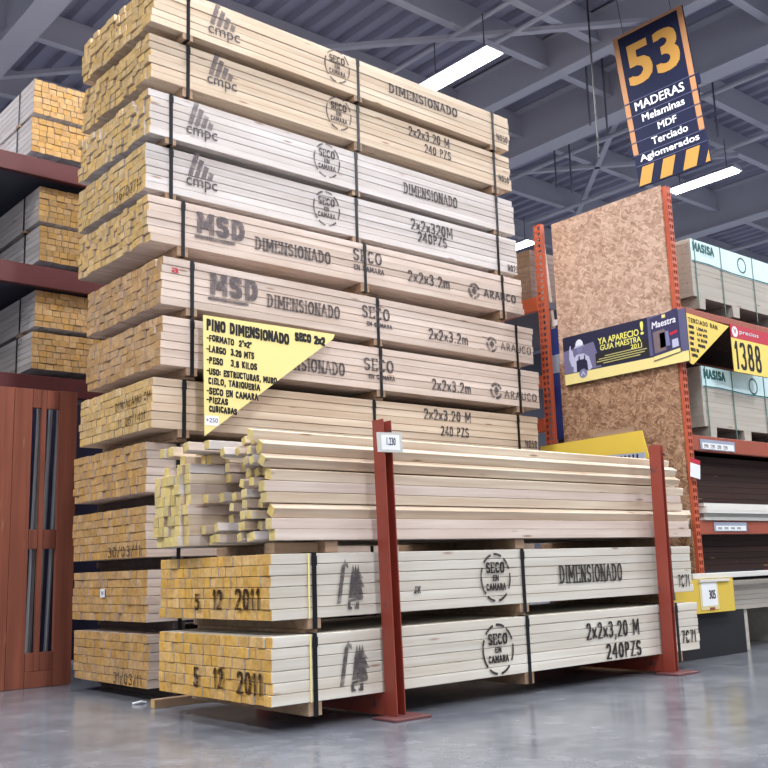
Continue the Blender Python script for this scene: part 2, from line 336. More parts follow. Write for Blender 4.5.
# ------------------------------------------------------------------ fluorescent fixtures
def fixture(label):
    t = thing('ceiling_light', label, 'ceiling light', (0, 0, 6.97), group='fluorescent fixtures in rows under the roof')
    mb = MB(); mb.add([(-.16, -.64, .03), (.16, -.64, .03), (.16, .64, .03), (-.16, .64, .03), (-.08, -.64, .11), (.08, -.64, .11), (.08, .64, .11), (-.08, .64, .11)],
                      [(4, 5, 6, 7), (0, 1, 5, 4), (1, 2, 6, 5), (2, 3, 7, 6), (3, 0, 4, 7)]); mb.obj('reflector', grey_steel, t)
    for dx in (-.09, 0, .09): MB().tube([(dx, -.61, .015), (dx, .61, .015)], .024, 8).obj('lamp_tube', lens_m, t)
    for dy in (-.45, .45): MB().bar((0, dy, .1), (0, dy, .62), .012, .012).obj('hanger_rod', grey_dark, t)
    L = bpy.data.lights.new('lamp_glow', 'AREA'); L.shape = 'RECTANGLE'; L.size = .3; L.size_y = 1.24; L.energy = LAMP_W; L.color = (.97, .98, 1)
    lo = bpy.data.objects.new('lamp_glow', L); COL.objects.link(lo); lo.parent = t; lo.location = (0, 0, -.02)
    return t
def copy_tree(o, parent=None):
    c_ = o.copy(); COL.objects.link(c_)
    if parent: c_.parent = parent
    for ch in list(o.children): copy_tree(ch, c_)
    return c_
f0 = fixture('bright fluorescent ceiling light shining just above the top of the tall timber stack')
f0.location = (8.62, 8.35, 6.97)
for X in (-3.4, 2.6, 8.62, 14.7, 20.6, 26.6):
    for Y in (-3.7, .3, 4.3, 8.6, 13.1):
        if X > 8 and X < 9 and Y == 8.6: continue
        if X == 26.6 and Y < 4: continue
        f = copy_tree(f0); f.location = (X, Y, 6.97)
        if X == 14.7 and Y == 8.6: f['label'] = 'fluorescent ceiling light directly under the aisle sign, right of it'
        elif X == 14.7 and Y == 13.1: f['label'] = 'small far fluorescent ceiling light seen between the timber stack and the orange upright'
        else: f['label'] = 'fluorescent ceiling light in the rows running beyond the picture edge and behind the stacks'

# ------------------------------------------------------------------ strapped timber bundles
W = .9876; RH = .0475
_stick = {}
def stick_mesh(side, end, L=3.2):
    key = (side, end, L)
    if key not in _stick:
        mb = MB(); h = .0235; wv = .5
        mb.box(0, L, -.0306, .0306, -h, h); me = mb.mesh('timber_piece', [WS[side], WE[end]])
        bm = bmesh.new(); bm.from_mesh(me); bmesh.ops.bevel(bm, geom=bm.edges[:], offset=.0022, segments=1, affect='EDGES'); 
        bmesh.ops.recalc_face_normals(bm, faces=bm.faces)
        bm.normal_update()
        for f in bm.faces: c_ = f.calc_center_median(); f.material_index = 1 if (c_.x < .0021 or c_.x > 3.1979) else 0
        bm.to_mesh(me); bm.free(); _stick[key] = me
    return _stick[key]
def stencil(parent, kind, x0, x1, zc, m=None, hh=None):
    """one printed mark on the long face (local y just below 0)"""
    mb = MB(); Y = -.0045; m = m or ink; cx = (x0 + x1) / 2
    if kind == 'cmpc':
        wd = x1 - x0; z0 = zc - .11
        put_text(mb, 'cmpc', x0, x1, z0, z0 + .075, Y, .012)
        for i, (hgt) in enumerate((.155, .115, .08, .045)):
            bx = x0 + wd * (.04 + .21 * i); zb = z0 + .085
            mb.poly([(bx, zb), (bx + .032, zb), (bx + .032 + hgt * .32, zb + hgt), (bx + hgt * .32, zb + hgt + .008)], Y)
        name, lab = 'company_stencil', 'faded grey stencil of slanted bars over the letters cmpc'
    elif kind == 'circ':
        r = (x1 - x0) / 2 * .98
        for a0, a1 in ((.35, .95), (1.1, 1.65), (1.85, 2.45), (2.7, 3.9), (4.05, 4.6), (4.85, 5.5), (5.75, 6.45)): arc_dash(mb, cx, zc, r, r*1.1, a0, a1, .012, Y)
        strokes(mb, 'SECO', cx - r*.68, cx + r*.68, zc + .022, zc + .078, Y, .012, .006, True)
        strokes(mb, 'EN', cx - r*.24, cx + r*.24, zc - .018, zc + .012, Y, .008, .004)
        strokes(mb, 'CAMARA', cx - r*.7, cx + r*.7, zc - .066, zc - .03, Y, .008, .005)
        name, lab = 'round_stamp', 'dashed round stamp reading SECO EN CAMARA'
    elif kind == 'MSD':
        h_ = .075; strokes(mb, 'MSD', x0, x1, zc - .05, zc + .085, Y, .036, .022, gap=.3); mb.box(x0, x1 - .08, Y, Y + .0002, zc - .082, zc - .066)
        name, lab = 'maker_stencil', 'large blurred grey MSD stencil with underline'
    elif kind == 'tree':
        # a thin leaning spruce and a stepped pine standing on small feet
        w_ = x1 - x0
        def P(L): return [(x0 + a * w_, zc + (b_ - .5) * .225) for a, b_ in L]
        mb.poly(P([(0, .12), (.14, .12), (.34, .86), (.46, .80), (.44, .92), (.36, .93), (.33, 1.0), (.28, .92), (.20, .86)]), Y)
        for q in ([(.42, .22), (1.0, .22), (.93, .44), (.50, .44)], [(.48, .44), (1.06, .42), (.90, .62), (.54, .62)], [(.52, .62), (1.02, .60), (.84, .76), (.58, .76)]): mb.poly(P(q), Y)
        for q in (.58, .68, .78): mb.poly(P([(q, .75), (q + .09, .75), (q + .045, .90)]), Y)
        mb.poly(P([(.42, .14), (.98, .18), (.98, .24), (.42, .19)]), Y)
        mb.poly(P([(.40, 0), (.56, 0), (.56, .05), (.50, .05), (.50, .14), (.40, .14)]), Y)
        mb.poly(P([(.70, .14), (.70, .05), (.64, .05), (.64, 0), (.82, 0), (.82, .14)]), Y)
        name, lab = 'tree_stencil', 'grey stencil of a thin tree beside a stepped pine'
    elif kind == 'logo':
        r = (x1 - x0) / 2
        for a0, a1 in ((.3, 2.6), (2.9, 4.3), (4.6, 6.0)): arc_dash(mb, cx, zc, r*.82, r*.82, a0, a1, r*.34, Y, 9)
        mb.poly([(cx - r*.12, zc - r*.5), (cx + r*.12, zc - r*.5), (cx + r*.45, zc + r*.1), (cx, zc + r*.6), (cx - r*.4, zc + r*.1)], Y)
        name, lab = 'round_logo', 'round dark logo mark with a tree shape inside'
    else:
        h_ = hh or .08
        strokes(mb, kind, x0, x1, zc - h_/2, zc + h_/2, Y, *((min(.0155, .27*(x1 - x0)/len(kind)), .008) if h_ > .06 else (.009, .005)), serif=kind[0] in 'DPS')
        name, lab = 'stencil_lettering', 'stencilled lettering reading ' + kind
    o = mb.obj(name, ink if kind in ('tree', 'JX') else ink_faint if (kind in ('MSD', 'cmpc')) else m, parent); o['label'] = lab; return o
def end_mark(parent, txt, y0, y1, z0, z1, m, bold=.017, slope=0, name='date_mark', x=-.0085):
    """printed on the sawn ends: reads towards local -y"""
    mb = strokes(MB(), txt, 0, y0 - y1, z0, z1, 0, bold, bold*.6, False, slope, .001)
    o = mb.obj(name, m, parent, loc=(x, y0, 0), rot=(0, 0, -PI/2)); o['label'] = 'dark mark on the sawn ends reading ' + txt; return o

def bundle(label, loc, yaw, h, bh, side, end, marks=(), ends=(), straps=(.2, 1.61, 3.0), jit=.008, group=None, L=3.2, mink=ink):
    t = thing('timber_bundle', label, 'timber bundle', loc, (0, 0, yaw), group)
    me = stick_mesh(side, end, L); rows = 6; rh = h / rows
    for r in range(rows):
        ws = [random.choice((.8, .9, 1, 1, 1.1, 1.3)) for _ in range(16)]; sm = sum(ws); y = 0
        for i, q in enumerate(ws):
            wd = q / sm * W
            o = bpy.data.objects.new('timber_piece', me); COL.objects.link(o); o.parent = t
            j = random.uniform(-jit, jit)
            if abs(j) < jit*.3 and random.random() < .3 : j = -jit if not ends else j
            yo = random.uniform(-.0025, .003) if i == 0 else 0
            o.location = (j, y + wd/2 + yo, (r + .5) * rh); o.scale = (1, (wd - .0028) / .0612, (rh - .0022) / .047)
            y += wd
    for sx in straps:
        mb = MB(); tck = .0016; e = .0022; zb = -.058 if bh == .045 else -min(bh - .009, .045 if bh < .07 else .06); bw_ = shaded_bearer if (1.4 < loc[1] - 3.6 and loc[2] < 1.5) else bearer_m
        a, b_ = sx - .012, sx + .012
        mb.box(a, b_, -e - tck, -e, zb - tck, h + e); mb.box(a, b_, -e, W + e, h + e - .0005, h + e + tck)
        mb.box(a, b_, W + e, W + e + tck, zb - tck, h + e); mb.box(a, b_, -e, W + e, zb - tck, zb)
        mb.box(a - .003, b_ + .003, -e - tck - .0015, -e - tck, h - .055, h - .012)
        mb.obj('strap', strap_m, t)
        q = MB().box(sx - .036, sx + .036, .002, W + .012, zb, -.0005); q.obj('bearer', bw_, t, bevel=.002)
        if bh > .05:
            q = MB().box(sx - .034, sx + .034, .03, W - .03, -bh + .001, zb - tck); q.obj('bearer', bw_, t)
    for mk in marks:
        stencil(t, mk[0], mk[1], mk[2], mk[3], mink, mk[4] if len(mk) > 4 else None)
    for e_ in ends: end_mark(t, *e_)
    return t

G = 'strapped timber bundles in the tall back stack'
D = 'DIMENSIONADO'
B1 = bundle('topmost strapped bundle on the tall back stack, warm sides and yellow ends', (2.567, 5.040, 3.965), .0087, .285, .048, 'warm', 'yellow',
            [('cmpc', .385, .62, .15), ('circ', 1.31, 1.53, .165), (D, 1.89, 2.61, .155, .075), ('N050', 3.04, 3.18, .085, .055)], (), (.243, 1.609, 3.007), .011, G)
B2 = bundle('bundle second from the top of the back stack, stencilled 2x2x3.20M and 240 PZS', (2.581, 5.092, 3.632), -.001, .285, .10, 'warm', 'yellow',
            [('cmpc', .392, .61, .165), ('circ', 1.33, 1.55, .17), ('2x2x3.20 M', 2.09, 2.52, .225, .075), ('240 PZS', 2.246, 2.53, .125, .07), ('N050', 3.05, 3.18, .085, .055)], (), (.257, 1.613, 3.01), .011, G)
B3 = bundle('white-sided bundle third from the top of the back stack, cmpc stencil and DIMENSIONADO', (2.554, 5.042, 3.245), .0044, .285, .047, 'white', 'yellow',
            [('cmpc', .245, .463, .15), ('circ', 1.21, 1.43, .155), (D, 2.009, 2.564, .125, .085)], (), (.143, 1.577, 3.0), .011, G)
B4 = bundle('white-sided bundle fourth from the top of the back stack, dated 26/03/11', (2.555, 5.078, 2.913), -.0104, .285, .05, 'white', 'yellow',
            [('cmpc', .264, .479, .165), ('circ', 1.21, 1.43, .15), ('2x2x320M', 2.07, 2.50, .2, .085), ('240PZS', 2.134, 2.436, .115, .08), ('N023', 3.075, 3.2, .04, .055)],
            [('26/03/11', .40, .04, .02, .085, ink_end, .008)], (.163, 1.578, 2.98), .006, G)
msd = [('MSD', .30, .66, .155)]
B5 = bundle('MSD-stencilled bundle fifth from the top of the back stack, with yellow ends', (2.558, 5.041, 2.581), -.0084, .281, .11, 'pink', 'yellow',
            msd + [(D, .718, 1.32, .12, .085), ('SECO', 1.50, 1.766, .19, .085), ('EN CAMARA', 1.505, 1.78, .10, .04), ('2x2x3.2m', 1.99, 2.41, .12, .085), ('logo', 2.595, 2.72, .11), ('ARAUCO', 2.753, 3.12, .11, .065)], (), (.222, 1.61, 2.971), .012, G)
B6 = bundle('MSD-stencilled bundle sixth from the top of the back stack, with tan ends', (2.589, 4.935, 2.179), .0091, .285, .064, 'pink', 'tan',
            msd + [(D, .71, 1.29, .13, .085), ('SECO', 1.467, 1.724, .175, .085), ('EN CAMARA', 1.507, 1.739, .095, .03), ('2x2x3.2m', 2.073, 2.476, .10, .08), ('logo', 2.664, 2.784, .10), ('ARAUCO', 2.816, 3.17, .10, .06)], (), (.195, 1.613, 3.007), .008, G)
s = put_text(MB(), 'a', .06, .11, .195, .225, -.0045, .03); o = s.obj('paint_spot', red_m, B6); o['label'] = 'small red paint smear'
B7 = bundle('bundle seventh from the top of the back stack, half covered by the yellow sign', (2.586, 4.926, 1.826), -.0002, .286, .064, 'pink', 'tan',
            [('MSD', .30, .66, .155), (D, .698, 1.306, .105, .085), ('SECO', 1.455, 1.725, .165, .085), ('EN CAMARA', 1.495, 1.73, .085, .03), ('2x2x3.2m', 2.059, 2.453, .085, .08), ('logo', 2.648, 2.776, .095), ('ARAUCO', 2.795, 3.16, .08, .06)], (), (.193, 1.608, 2.973), .008, G)
B8 = bundle('bundle just above the loose pile in the back stack, with scribbled ends', (2.553, 4.966, 1.473), -.0092, .287, .06, 'warm', 'yellow',
            [('2x2x3.20 M', 2.026, 2.49, .23, .075), ('240 PZS', 2.179, 2.46, .12, .07), ('N050', 3.04, 3.18, .075, .06)],
            [('DIM/ALAMO CM', .46, .0, .15, .2, ink_end, .007, .03, 'handwriting'), ('11 05/1411', .42, .06, .045, .095, ink_end, .007, .03, 'handwriting')], (.198, 1.594, 2.981), .006, G)
B9 = bundle('back stack bundle level with the loose pile, ninth from the top', (2.579, 5.082, 1.127), -.0054, .284, .073, 'pink', 'ochre', (), (), jit=.009, group=G)
B10 = bundle('back stack bundle third from the floor, dated 30/03/11 on its ends', (2.582, 5.078, .769), -.0038, .284, .067, 'pink', 'ochre', (), [('30/03/11', .47, .04, .01, .07, ink_end, .008)], jit=.006, group=G)
B11 = bundle('back stack bundle second from the floor, small white tag on its ends', (2.592, 5.078, .417), -.0075, .284, .064, 'pink', 'ochre', (), (), jit=.009, group=G)
B12 = bundle('lowest bundle of the back stack, dated 31/03/11 on its ends', (2.603, 5.075, .067), -.0062, .285, .066, 'pink', 'ochre', (), [('31/03/11', .42, .05, .01, .07, ink_end, .008)], jit=.006, group=G)
o = MB().box(-.012, -.0095, .515, .575, .135, .185).obj('paper_tag', white_m, B11); o['label'] = 'small white square tag'
o = MB().box(-.0125, -.012, .53, .56, .15, .17).obj('tag_mark', grey_blue, B11)

GF = 'strapped timber bundles under the loose pile'
FU = bundle('upper of the two front bundles, dated 5 12 2011, stencilled DIMENSIONADO', (2.429, 3.629, .461), .0009, .284, .064, 'grey', 'gold',
            [('tree', .356, .51, .142), ('JX', .82, .87, .10, .035), ('circ', 1.285, 1.505, .142), (D, 1.896, 2.473, .142, .10), ('7C71', 3.03, 3.165, .07, .075)],
            [('5', .635, .578, .04, .118, ink_end), ('12', .47, .375, .045, .135, ink_end), ('2011', .28, .06, .045, .14, ink_end)], (.233, 1.61, 2.97), .006, GF, mink=ink_dark)
FL = bundle('lowest front bundle near the floor, dated 5 12 2011, stencilled 2x2x3,20M 240PZS', (2.415, 3.607, .111), .0009, .285, .045, 'grey', 'gold',
            [('tree', .358, .52, .135), ('circ', 1.265, 1.49, .135), ('2x2x3,20 M', 2.083, 2.585, .175, .09), ('240PZS', 2.248, 2.59, .055, .085), ('7C71', 3.0, 3.165, .085, .075)],
            [('5', .642, .582, .045, .135, ink_end), ('12', .464, .365, .05, .14, ink_end), ('2011', .268, .05, .04, .135, ink_end)], (.227, 1.609, 2.97), .006, GF, mink=ink_dark)
for t_ in (FU, FL):   # yellow edge tape beside the first strap
    mb = MB().box(.198, .208, -.0032, -.0022, 0, .284); o = mb.obj('edge_tape', yellow_card, t_); o['label'] = 'thin yellow tape beside the strap'

# bundles on the rack behind, at the left
for i, (lab, x, z, c_) in enumerate((('topmost bundle on the left rear rack', 2.663, 4.245, 'ochre'), ('bundle under the topmost one on the left rear rack', 2.655, 3.925, 'ochre'),
        ('upper of two bundles on the middle level of the left rear rack', 2.731, 3.370, 'brown'), ('lower of two bundles on the middle level of the left rear rack', 2.745, 3.058, 'brown'),
        ('upper of two bundles on the lowest level of the left rear rack', 2.726, 2.540, 'ochre'), ('lower of two bundles on the lowest level of the left rear rack', 2.711, 2.215, 'ochre'))):
    bundle(lab, (x + W, 7.2, z), PI/2, .284, (.034, .06, .026, .05, .039, .055)[i], 'white', c_, (), (), (.3, 1.6, 2.9), .005, 'strapped bundles on the left rear rack')

# ------------------------------------------------------------------ left rear rack
t = thing('storage_rack', 'dark red steel storage rack behind the left of the tall stack', 'rack', (0, 0, 0))
for z0, z1 in ((3.70, 3.845), (2.83, 2.99), (2.0, 2.15)):
    for y in (7.12, 9.7): MB().box(.9, 4.4, y, y + .05, z0, z1).obj('beam', darkred, t, bevel=.004)
    MB().box(.9, 4.4, 7.18, 9.69, z1 - .03, z1 - .004).obj('shelf_deck', grey_dark, t)
for x in (.82, 4.4):
    for y in (7.1, 9.7): MB().box(x, x + .08, y, y + .08, 0, 5.6).obj('upright', darkred, t)
    for z in (.5, 1.5, 2.5, 3.5, 4.5): MB().bar((x + .04, 7.18, z), (x + .04, 9.7, z + .7), .03, .03).obj('brace', darkred, t)
# dark boards behind the crate panel
t = thing('board_stack', 'dark navy wrapped board stack on the floor behind the red wooden panel', 'boards', (1.5, 6.95, 0))
MB().box(0, 2.5, 0, .9, .1, 1.93).obj('wrapped_boards', navy, t, bevel=.01)
for x in (.2, 1.2, 2.2): MB().box(x, x + .08, 0, .9, 0, .1).obj('bearer', bearer_m, t)

# red stained slatted panel with poles behind it
t = thing('slatted_wooden_panel', 'red-brown stained wooden panel with two tall slots, left of the stack', 'wooden panel', (2.12, 6.37, 0))
def plank(x0, x1, z0, z1, y0=0, nm='plank'): return MB().box(x0 - 2.12 + .001, x1 - 2.12 - .001, y0, y0 + .03, z0 + .001, z1 - .001).obj(nm, red_stain, t, bevel=.002)
plank(2.12, 2.30, 0, 1.90); plank(2.30, 2.42, 0, 1.90); plank(2.60, 2.725, 0, 1.905); plank(2.48, 2.514, .10, 1.90)
plank(2.42, 2.48, 1.775, 1.90, 0, 'rail'); plank(2.514, 2.60, 1.775, 1.90, 0, 'rail'); plank(2.42, 2.48, .86, .985, 0, 'rail'); plank(2.514, 2.60, .86, .985, 0, 'rail')
plank(2.42, 2.60, 0, .10, 0, 'rail'); plank(2.42, 2.48, .10, .215, 0, 'rail'); plank(2.514, 2.60, .10, .215, 0, 'rail')
plank(2.12, 2.725, 1.80, 1.89, .031, 'batten'); plank(2.12, 2.725, .02, .12, .031, 'batten')
poles = (((2.462, 6.47, 0.0), (2.512, 6.50, 1.88)), ((2.500, 6.52, 0.0), (2.530, 6.54, 1.80)), ((2.585, 6.47, 0.0), (2.650, 6.50, 1.88)), ((2.560, 6.55, 0.0), (2.625, 6.58, 1.86)))
for i, (a, b_) in enumerate(poles):
    o = MB().tube([a, b_], .014, 10).obj('metal_pole', steel); tag(o, ('leftmost', 'second', 'third', 'rightmost')[(0, 1, 3, 2)[i]] + ' thin grey metal pole leaning inside the slotted red panel', 'pole', 'metal poles behind the slotted panel')
# floor scraps
o = MB().tube([(2.60, 4.92, .006), (2.66, 4.86, .03), (2.73, 4.84, .03), (2.76, 4.88, .012), (2.70, 4.92, .006), (2.64, 4.94, .02), (2.62, 4.98, .006)], .005, 6).obj('strap_offcut', white_m)
tag(o, 'white curled scrap of strapping on the floor under the back stack', 'scrap')
o = MB().tube([(2.50, 5.05, .006), (2.54, 5.03, .014), (2.58, 5.05, .006)], .006, 6).obj('strap_offcut', white_m)
tag(o, 'tiny pale scrap on the floor left of the curled one', 'scrap')
mb = MB().box(0, .75, 0, .045, 0, .045); me_o = mb.obj('floor_batten', [bearer_m, WE['yellow']], None, (2.50, 4.80, 0), bevel=.002)
for p in me_o.data.polygons:
    if p.normal.x < -.9: p.material_index = 1
tag(me_o, 'short timber bearer lying on the floor beside the front stack', 'timber')

# ------------------------------------------------------------------ loose battens on top of the front stack
rnd = random.Random(11)
_lm = {}
def loose_mesh(sz, side, end):
    key = (sz, side, end)
    if key not in _lm:
        mb = MB(); h = sz/2; mb.box(0, 3.2, -h, h, -h, h); me = mb.mesh('batten', [WS[side], WE[end]])
        bm = bmesh.new(); bm.from_mesh(me); bmesh.ops.bevel(bm, geom=bm.edges[:], offset=.002, segments=1, affect='EDGES'); bmesh.ops.recalc_face_normals(bm, faces=bm.faces); bm.normal_update()
        for f in bm.faces: c_ = f.calc_center_median(); f.material_index = 1 if (c_.x < .0021 or c_.x > 3.1979) else 0
        bm.to_mesh(me); bm.free(); _lm[key] = me
    return _lm[key]
def batten(x, y, z, roll, label, sz=.0475, side='cream', end='lemon', dz=0, group=None):
    o = bpy.data.objects.new('loose_batten', loose_mesh(sz, side, end)); COL.objects.link(o); o.location = (x, y, z)
    o.rotation_euler = (roll, math.atan2(dz, 3.2), 0); return tag(o, label, 'timber batten', group)
PZ = .800
front = [(2.46, 3.655, .826, 0, 'lowest'), (2.44, 3.658, .875, 0, 'second lowest'), (2.445, 3.670, .934, .52, 'third from below'), (2.44, 3.690, .993, .02, 'fourth from below'),
         (2.43, 3.692, 1.042, 0, 'middle'), (2.46, 3.690, 1.096, .22, 'fourth from above'), (2.445, 3.692, 1.158, .5, 'third from above'), (2.43, 3.707, 1.222, .5, 'second from above'), (2.40, 3.742, 1.277, .25, 'topmost')]
for x, y, z, r, w_ in front:
    batten(x + rnd.uniform(-.02, .02), y, z, r, 'long pale batten, %s in the front face of the loose pile' % w_, .0475, 'cream' if r else 'pink', 'lemon', 0, 'loose battens along the front face of the pile')
ny = 15; y0 = 3.768; py = .0505
for c_ in range(ny):
    y = y0 + c_ * py
    for r in range(10):
        z = PZ + .0245 + r * .0489
        if r == 9 and c_ % 4 == 3: continue
        if c_ < 1 and r > 8: continue
        if c_ >= 9 and c_ < ny:        # neat block at the back
            if r <= 6: x = 2.335 + rnd.uniform(-.012, .012) + (0 if c_ > 9 else .02); lab = 'loose batten in the neat square block of ends at the pile\'s far left'; gp = 'battens in the neat block'; sz = .048; roll = 0
            else: x = rnd.choice((2.36, 2.40, 2.46)) + rnd.uniform(-.02, .02); lab = 'loose batten in the upper layers at the back of the pile'; gp = 'battens at the top back of the pile'; sz = .046; roll = rnd.uniform(-.03, .03)
        else:
            prog = c_ / 9
            base = 2.58 - .06 * prog + (.16 if 2 <= r <= 6 else 0) * (1 - .5 * prog)
            x = base + rnd.choice((-.18, -.08, 0, .06, .12, .2)) + rnd.uniform(-.03, .03)
            if c_ < 3 and r in (0, 1, 2, 7, 8): x = 2.44 + rnd.uniform(-.03, .03)
            lab = 'loose batten among the jumbled uneven ends in the middle of the pile'; gp = 'battens with jumbled ends'; sz = .0415; roll = rnd.uniform(-.36, .36) if c_ < 6 else rnd.uniform(-.17, .17); sz = .037 if c_ < 6 else .0415
        cw = 'first second third fourth fifth sixth seventh eighth ninth tenth eleventh twelfth thirteenth fourteenth fifteenth sixteenth seventeenth eighteenth'.split()
        lab = {'battens in the neat block': 'batten in the neat left block', 'battens at the top back of the pile': 'batten at the top back', 'battens with jumbled ends': 'batten among the jumbled ends'}[gp] + ', %s layer up, %s column behind the front face' % (cw[r], cw[c_])
        if c_ < 3 and x > 2.5: x = 2.5 - rnd.uniform(0, .08)
        batten(x, y, z + rnd.uniform(-.001, .001) * (sz < .045), roll, lab, sz, rnd.choice(('cream', 'pink', 'white')), 'lemon', 0, gp)
# bearers between the loose pile and the bundle below
for i, x in enumerate((2.78, 4.05, 5.35)):
    o = MB().box(x - .036, x + .036, 3.65, 4.60, .7475, .7995).obj('bearer', bearer_m, bevel=.002)
    tag(o, ('left end', 'middle', 'right end')[i] + ' bearer between the loose battens and the bundle below', 'bearer', 'bearers under the loose pile')
o = MB().box(2.50, 2.742, 3.70, 3.78, .7475, .795).obj('spacer_block', bearer_m, bevel=.002); tag(o, 'brown spacer board under the left ends of the loose pile', 'spacer')

# ------------------------------------------------------------------ the two red posts
def post(label, x, lean):
    t = thing('steel_post', label, 'post', (x, 3.56, 0))
    # C channel: web faces left, open towards the right front
    mb = MB(); w2, d, tk = .075, .08, .006
    def slab(x0, x1, yy0, yy1):
        zs = (.012, 1.36); vs = [(a + (lean if z > 1 else 0), q, z) for z in zs for a, q in ((x0, yy0), (x1, yy0), (x1, yy1), (x0, yy1))]
        mb.add(vs, [(0, 3, 2, 1), (4, 5, 6, 7), (0, 1, 5, 4), (1, 2, 6, 5), (2, 3, 7, 6), (3, 0, 4, 7)])
    slab(0, tk, -.045, .035); slab(tk, w2, .029, .035); slab(w2 - tk, w2, -.020, .029)
    mb.obj('post_channel', red_post, t, bevel=.0012)
    MB().box(-.07, .15, -.11, .045, 0, .012)  .obj('base_plate', newmat('maroon_plate', srgb(104, 62, 62), .5), t, bevel=.002)
    a = MB(); a.box(.0, .006, .036, 1.10, .012, .1105); a.box(.006, .07, .036, 1.10, .1045, .1105); a.box(.006, .07, .036, 1.10, .012, .018); a.obj('support_arm', red_post, t)
    MB().tube([(.038 + lean*.97, -.0455, 1.30), (.038 + lean*.97, -.0475, 1.30)], .009, 10).obj('bolt_hole', black_m, t)
    return t
postA = post('nearer red-brown steel post with a price tag, holding the front stack', 3.025, -.03)
postB = post('farther red-brown steel post at the right end of the front stack', 5.185, .03)
t = thing('price_tag', 'white price tag in a clear sleeve on top of the nearer red post', 'price tag', (2.955, 3.508, 1.20))
MB().prism([(0, 0), (.155, .004), (.15, .098), (-.005, .092)], 0, .004).obj('sleeve', newmat('sleeve_plastic', srgb(200, 198, 194), .25), t)
MB().prism([(.022, .012), (.135, .014), (.132, .086), (.02, .082)], -.0012, -.0005).obj('card', white_m, t)
o = put_text(MB(), '1.230', .052, .108, .035, .072, -.002, .03).obj('price_lettering', newmat('slate_ink', srgb(60, 70, 90)), t)

# ------------------------------------------------------------------ yellow pennant sign on the stack
t = thing('pennant_sign', 'big yellow triangular handwritten sign PINO DIMENSIONADO SECO on the stack', 'sign', (2.815, 4.862, 1.43))
MB().prism([(0, .70), (.951, .708), (.935, .675), (.01, 0)], 0, .004).obj('card', yellow_card, t)
for hx in (.05, .75): MB().box(hx, hx + .02, .0045, .16, .6845, .69).obj('hook', steel, t)
rn2 = random.Random(5)
for txt, a, b_, z0, z1, nw in (('PINO DIMENSIONADO', .015, .60, .612, .682, .011), ('SECO 2x2', .635, .875, .628, .685, .011), ('-FORMATO  2"x2"', .02, .33, .55, .59, .0065), ('-LARGO  3.20 MTS', .02, .345, .485, .527, .0065),
        ('-PESO   3.8 KILOS', .02, .365, .42, .462, .0065), ('-USO: ESTRUCTURAS, MURO', .02, .505, .355, .395, .0065), ('CIELO, TABIQUERIA', .03, .385, .30, .34, .0065),
        ('-SECO EN CAMARA', .02, .37, .24, .282, .0065), ('-PIEZAS', .02, .165, .19, .228, .0065), ('CUBICADAS', .035, .225, .14, .178, .0065)):
    strokes(MB(), txt, a, b_, z0, z1, -.0015, nw*1.25, nw*1.15, False, -.03, .0025, rn2).obj('handwriting', marker, t)
MB().box(.012, .10, -.0012, -.0005, .062, .118).obj('price_sticker', white_m, t)
put_text(MB(), '+250', .018, .095, .08, .105, -.002, .01).obj('sticker_lettering', blue_m, t)

# ------------------------------------------------------------------ strand board end panels
XP = 6.17
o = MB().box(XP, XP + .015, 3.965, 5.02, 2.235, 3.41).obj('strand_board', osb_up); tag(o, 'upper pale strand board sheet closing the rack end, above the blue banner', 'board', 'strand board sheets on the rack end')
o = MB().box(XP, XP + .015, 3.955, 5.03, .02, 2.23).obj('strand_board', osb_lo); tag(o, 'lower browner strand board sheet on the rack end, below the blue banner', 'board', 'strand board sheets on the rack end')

# perforated upright: real punched ladder
def perforated(mb, u0, u1, z0, z1, plane, fixed, tk=.003, pitch=.05, hole=(.014, .022)):
    wd = u1 - u0; cols = ((.24, .5), (.62, .88)) if False else ((.12, .42), (.58, .88))
    def slab(a, b_, c0, c1):
        if plane == 'x': mb.box(fixed, fixed + tk, a, b_, c0, c1)
        else: mb.box(a, b_, fixed, fixed + tk, c0, c1)
    edges = [0, cols[0][0], cols[0][1], cols[1][0], cols[1][1], 1]
    for i in (0, 2, 4): slab(u0 + edges[i]*wd, u0 + edges[i+1]*wd, z0, z1)
    z = z0
    while z < z1 - .001:
        ze = min(z + pitch * .42, z1)
        for i in (1, 3): slab(u0 + edges[i]*wd, u0 + edges[i+1]*wd, z, ze)
        z += pitch
t = thing('storage_rack', 'orange perforated rack holding boards behind the strand board panels', 'rack', (0, 0, 0))
for x in (6.187, 9.0):
    mb = MB(); perforated(mb, x, x + .058, 0, 3.40, 'y', 3.93); mb.box(x + .0, x + .004, 3.934, 4.0, 0, 3.40); mb.box(x + .054, x + .058, 3.934, 4.0, 0, 3.40); mb.obj('upright', orange, t)
    MB().box(x, x + .08, 4.93, 5.0, 0, 3.40).obj('upright', orange, t)
for z0, z1 in ((2.43, 2.485), (1.425, 1.535), (.83, .925)):
    for y in (3.935, 4.95): MB().box(6.250, 8.998, y, y + .045, z0, z1).obj('beam', dull_orange, t, bevel=.004)
MB().box(6.25, 8.99, 3.985, 4.945, 2.44, 2.47).obj('shelf_deck', brown_board, t)  # decks added to shade the shelf interiors below them
MB().box(6.25, 8.99, 3.985, 4.945, 1.44, 1.47).obj('shelf_deck', brown_board, t)
MB().box(6.25, 8.99, 4.955, 4.965, 2.085, 2.425).obj('gap_shade_panel', brown_board, t)  # dark sheet added so the gap under the beam reads as shaded
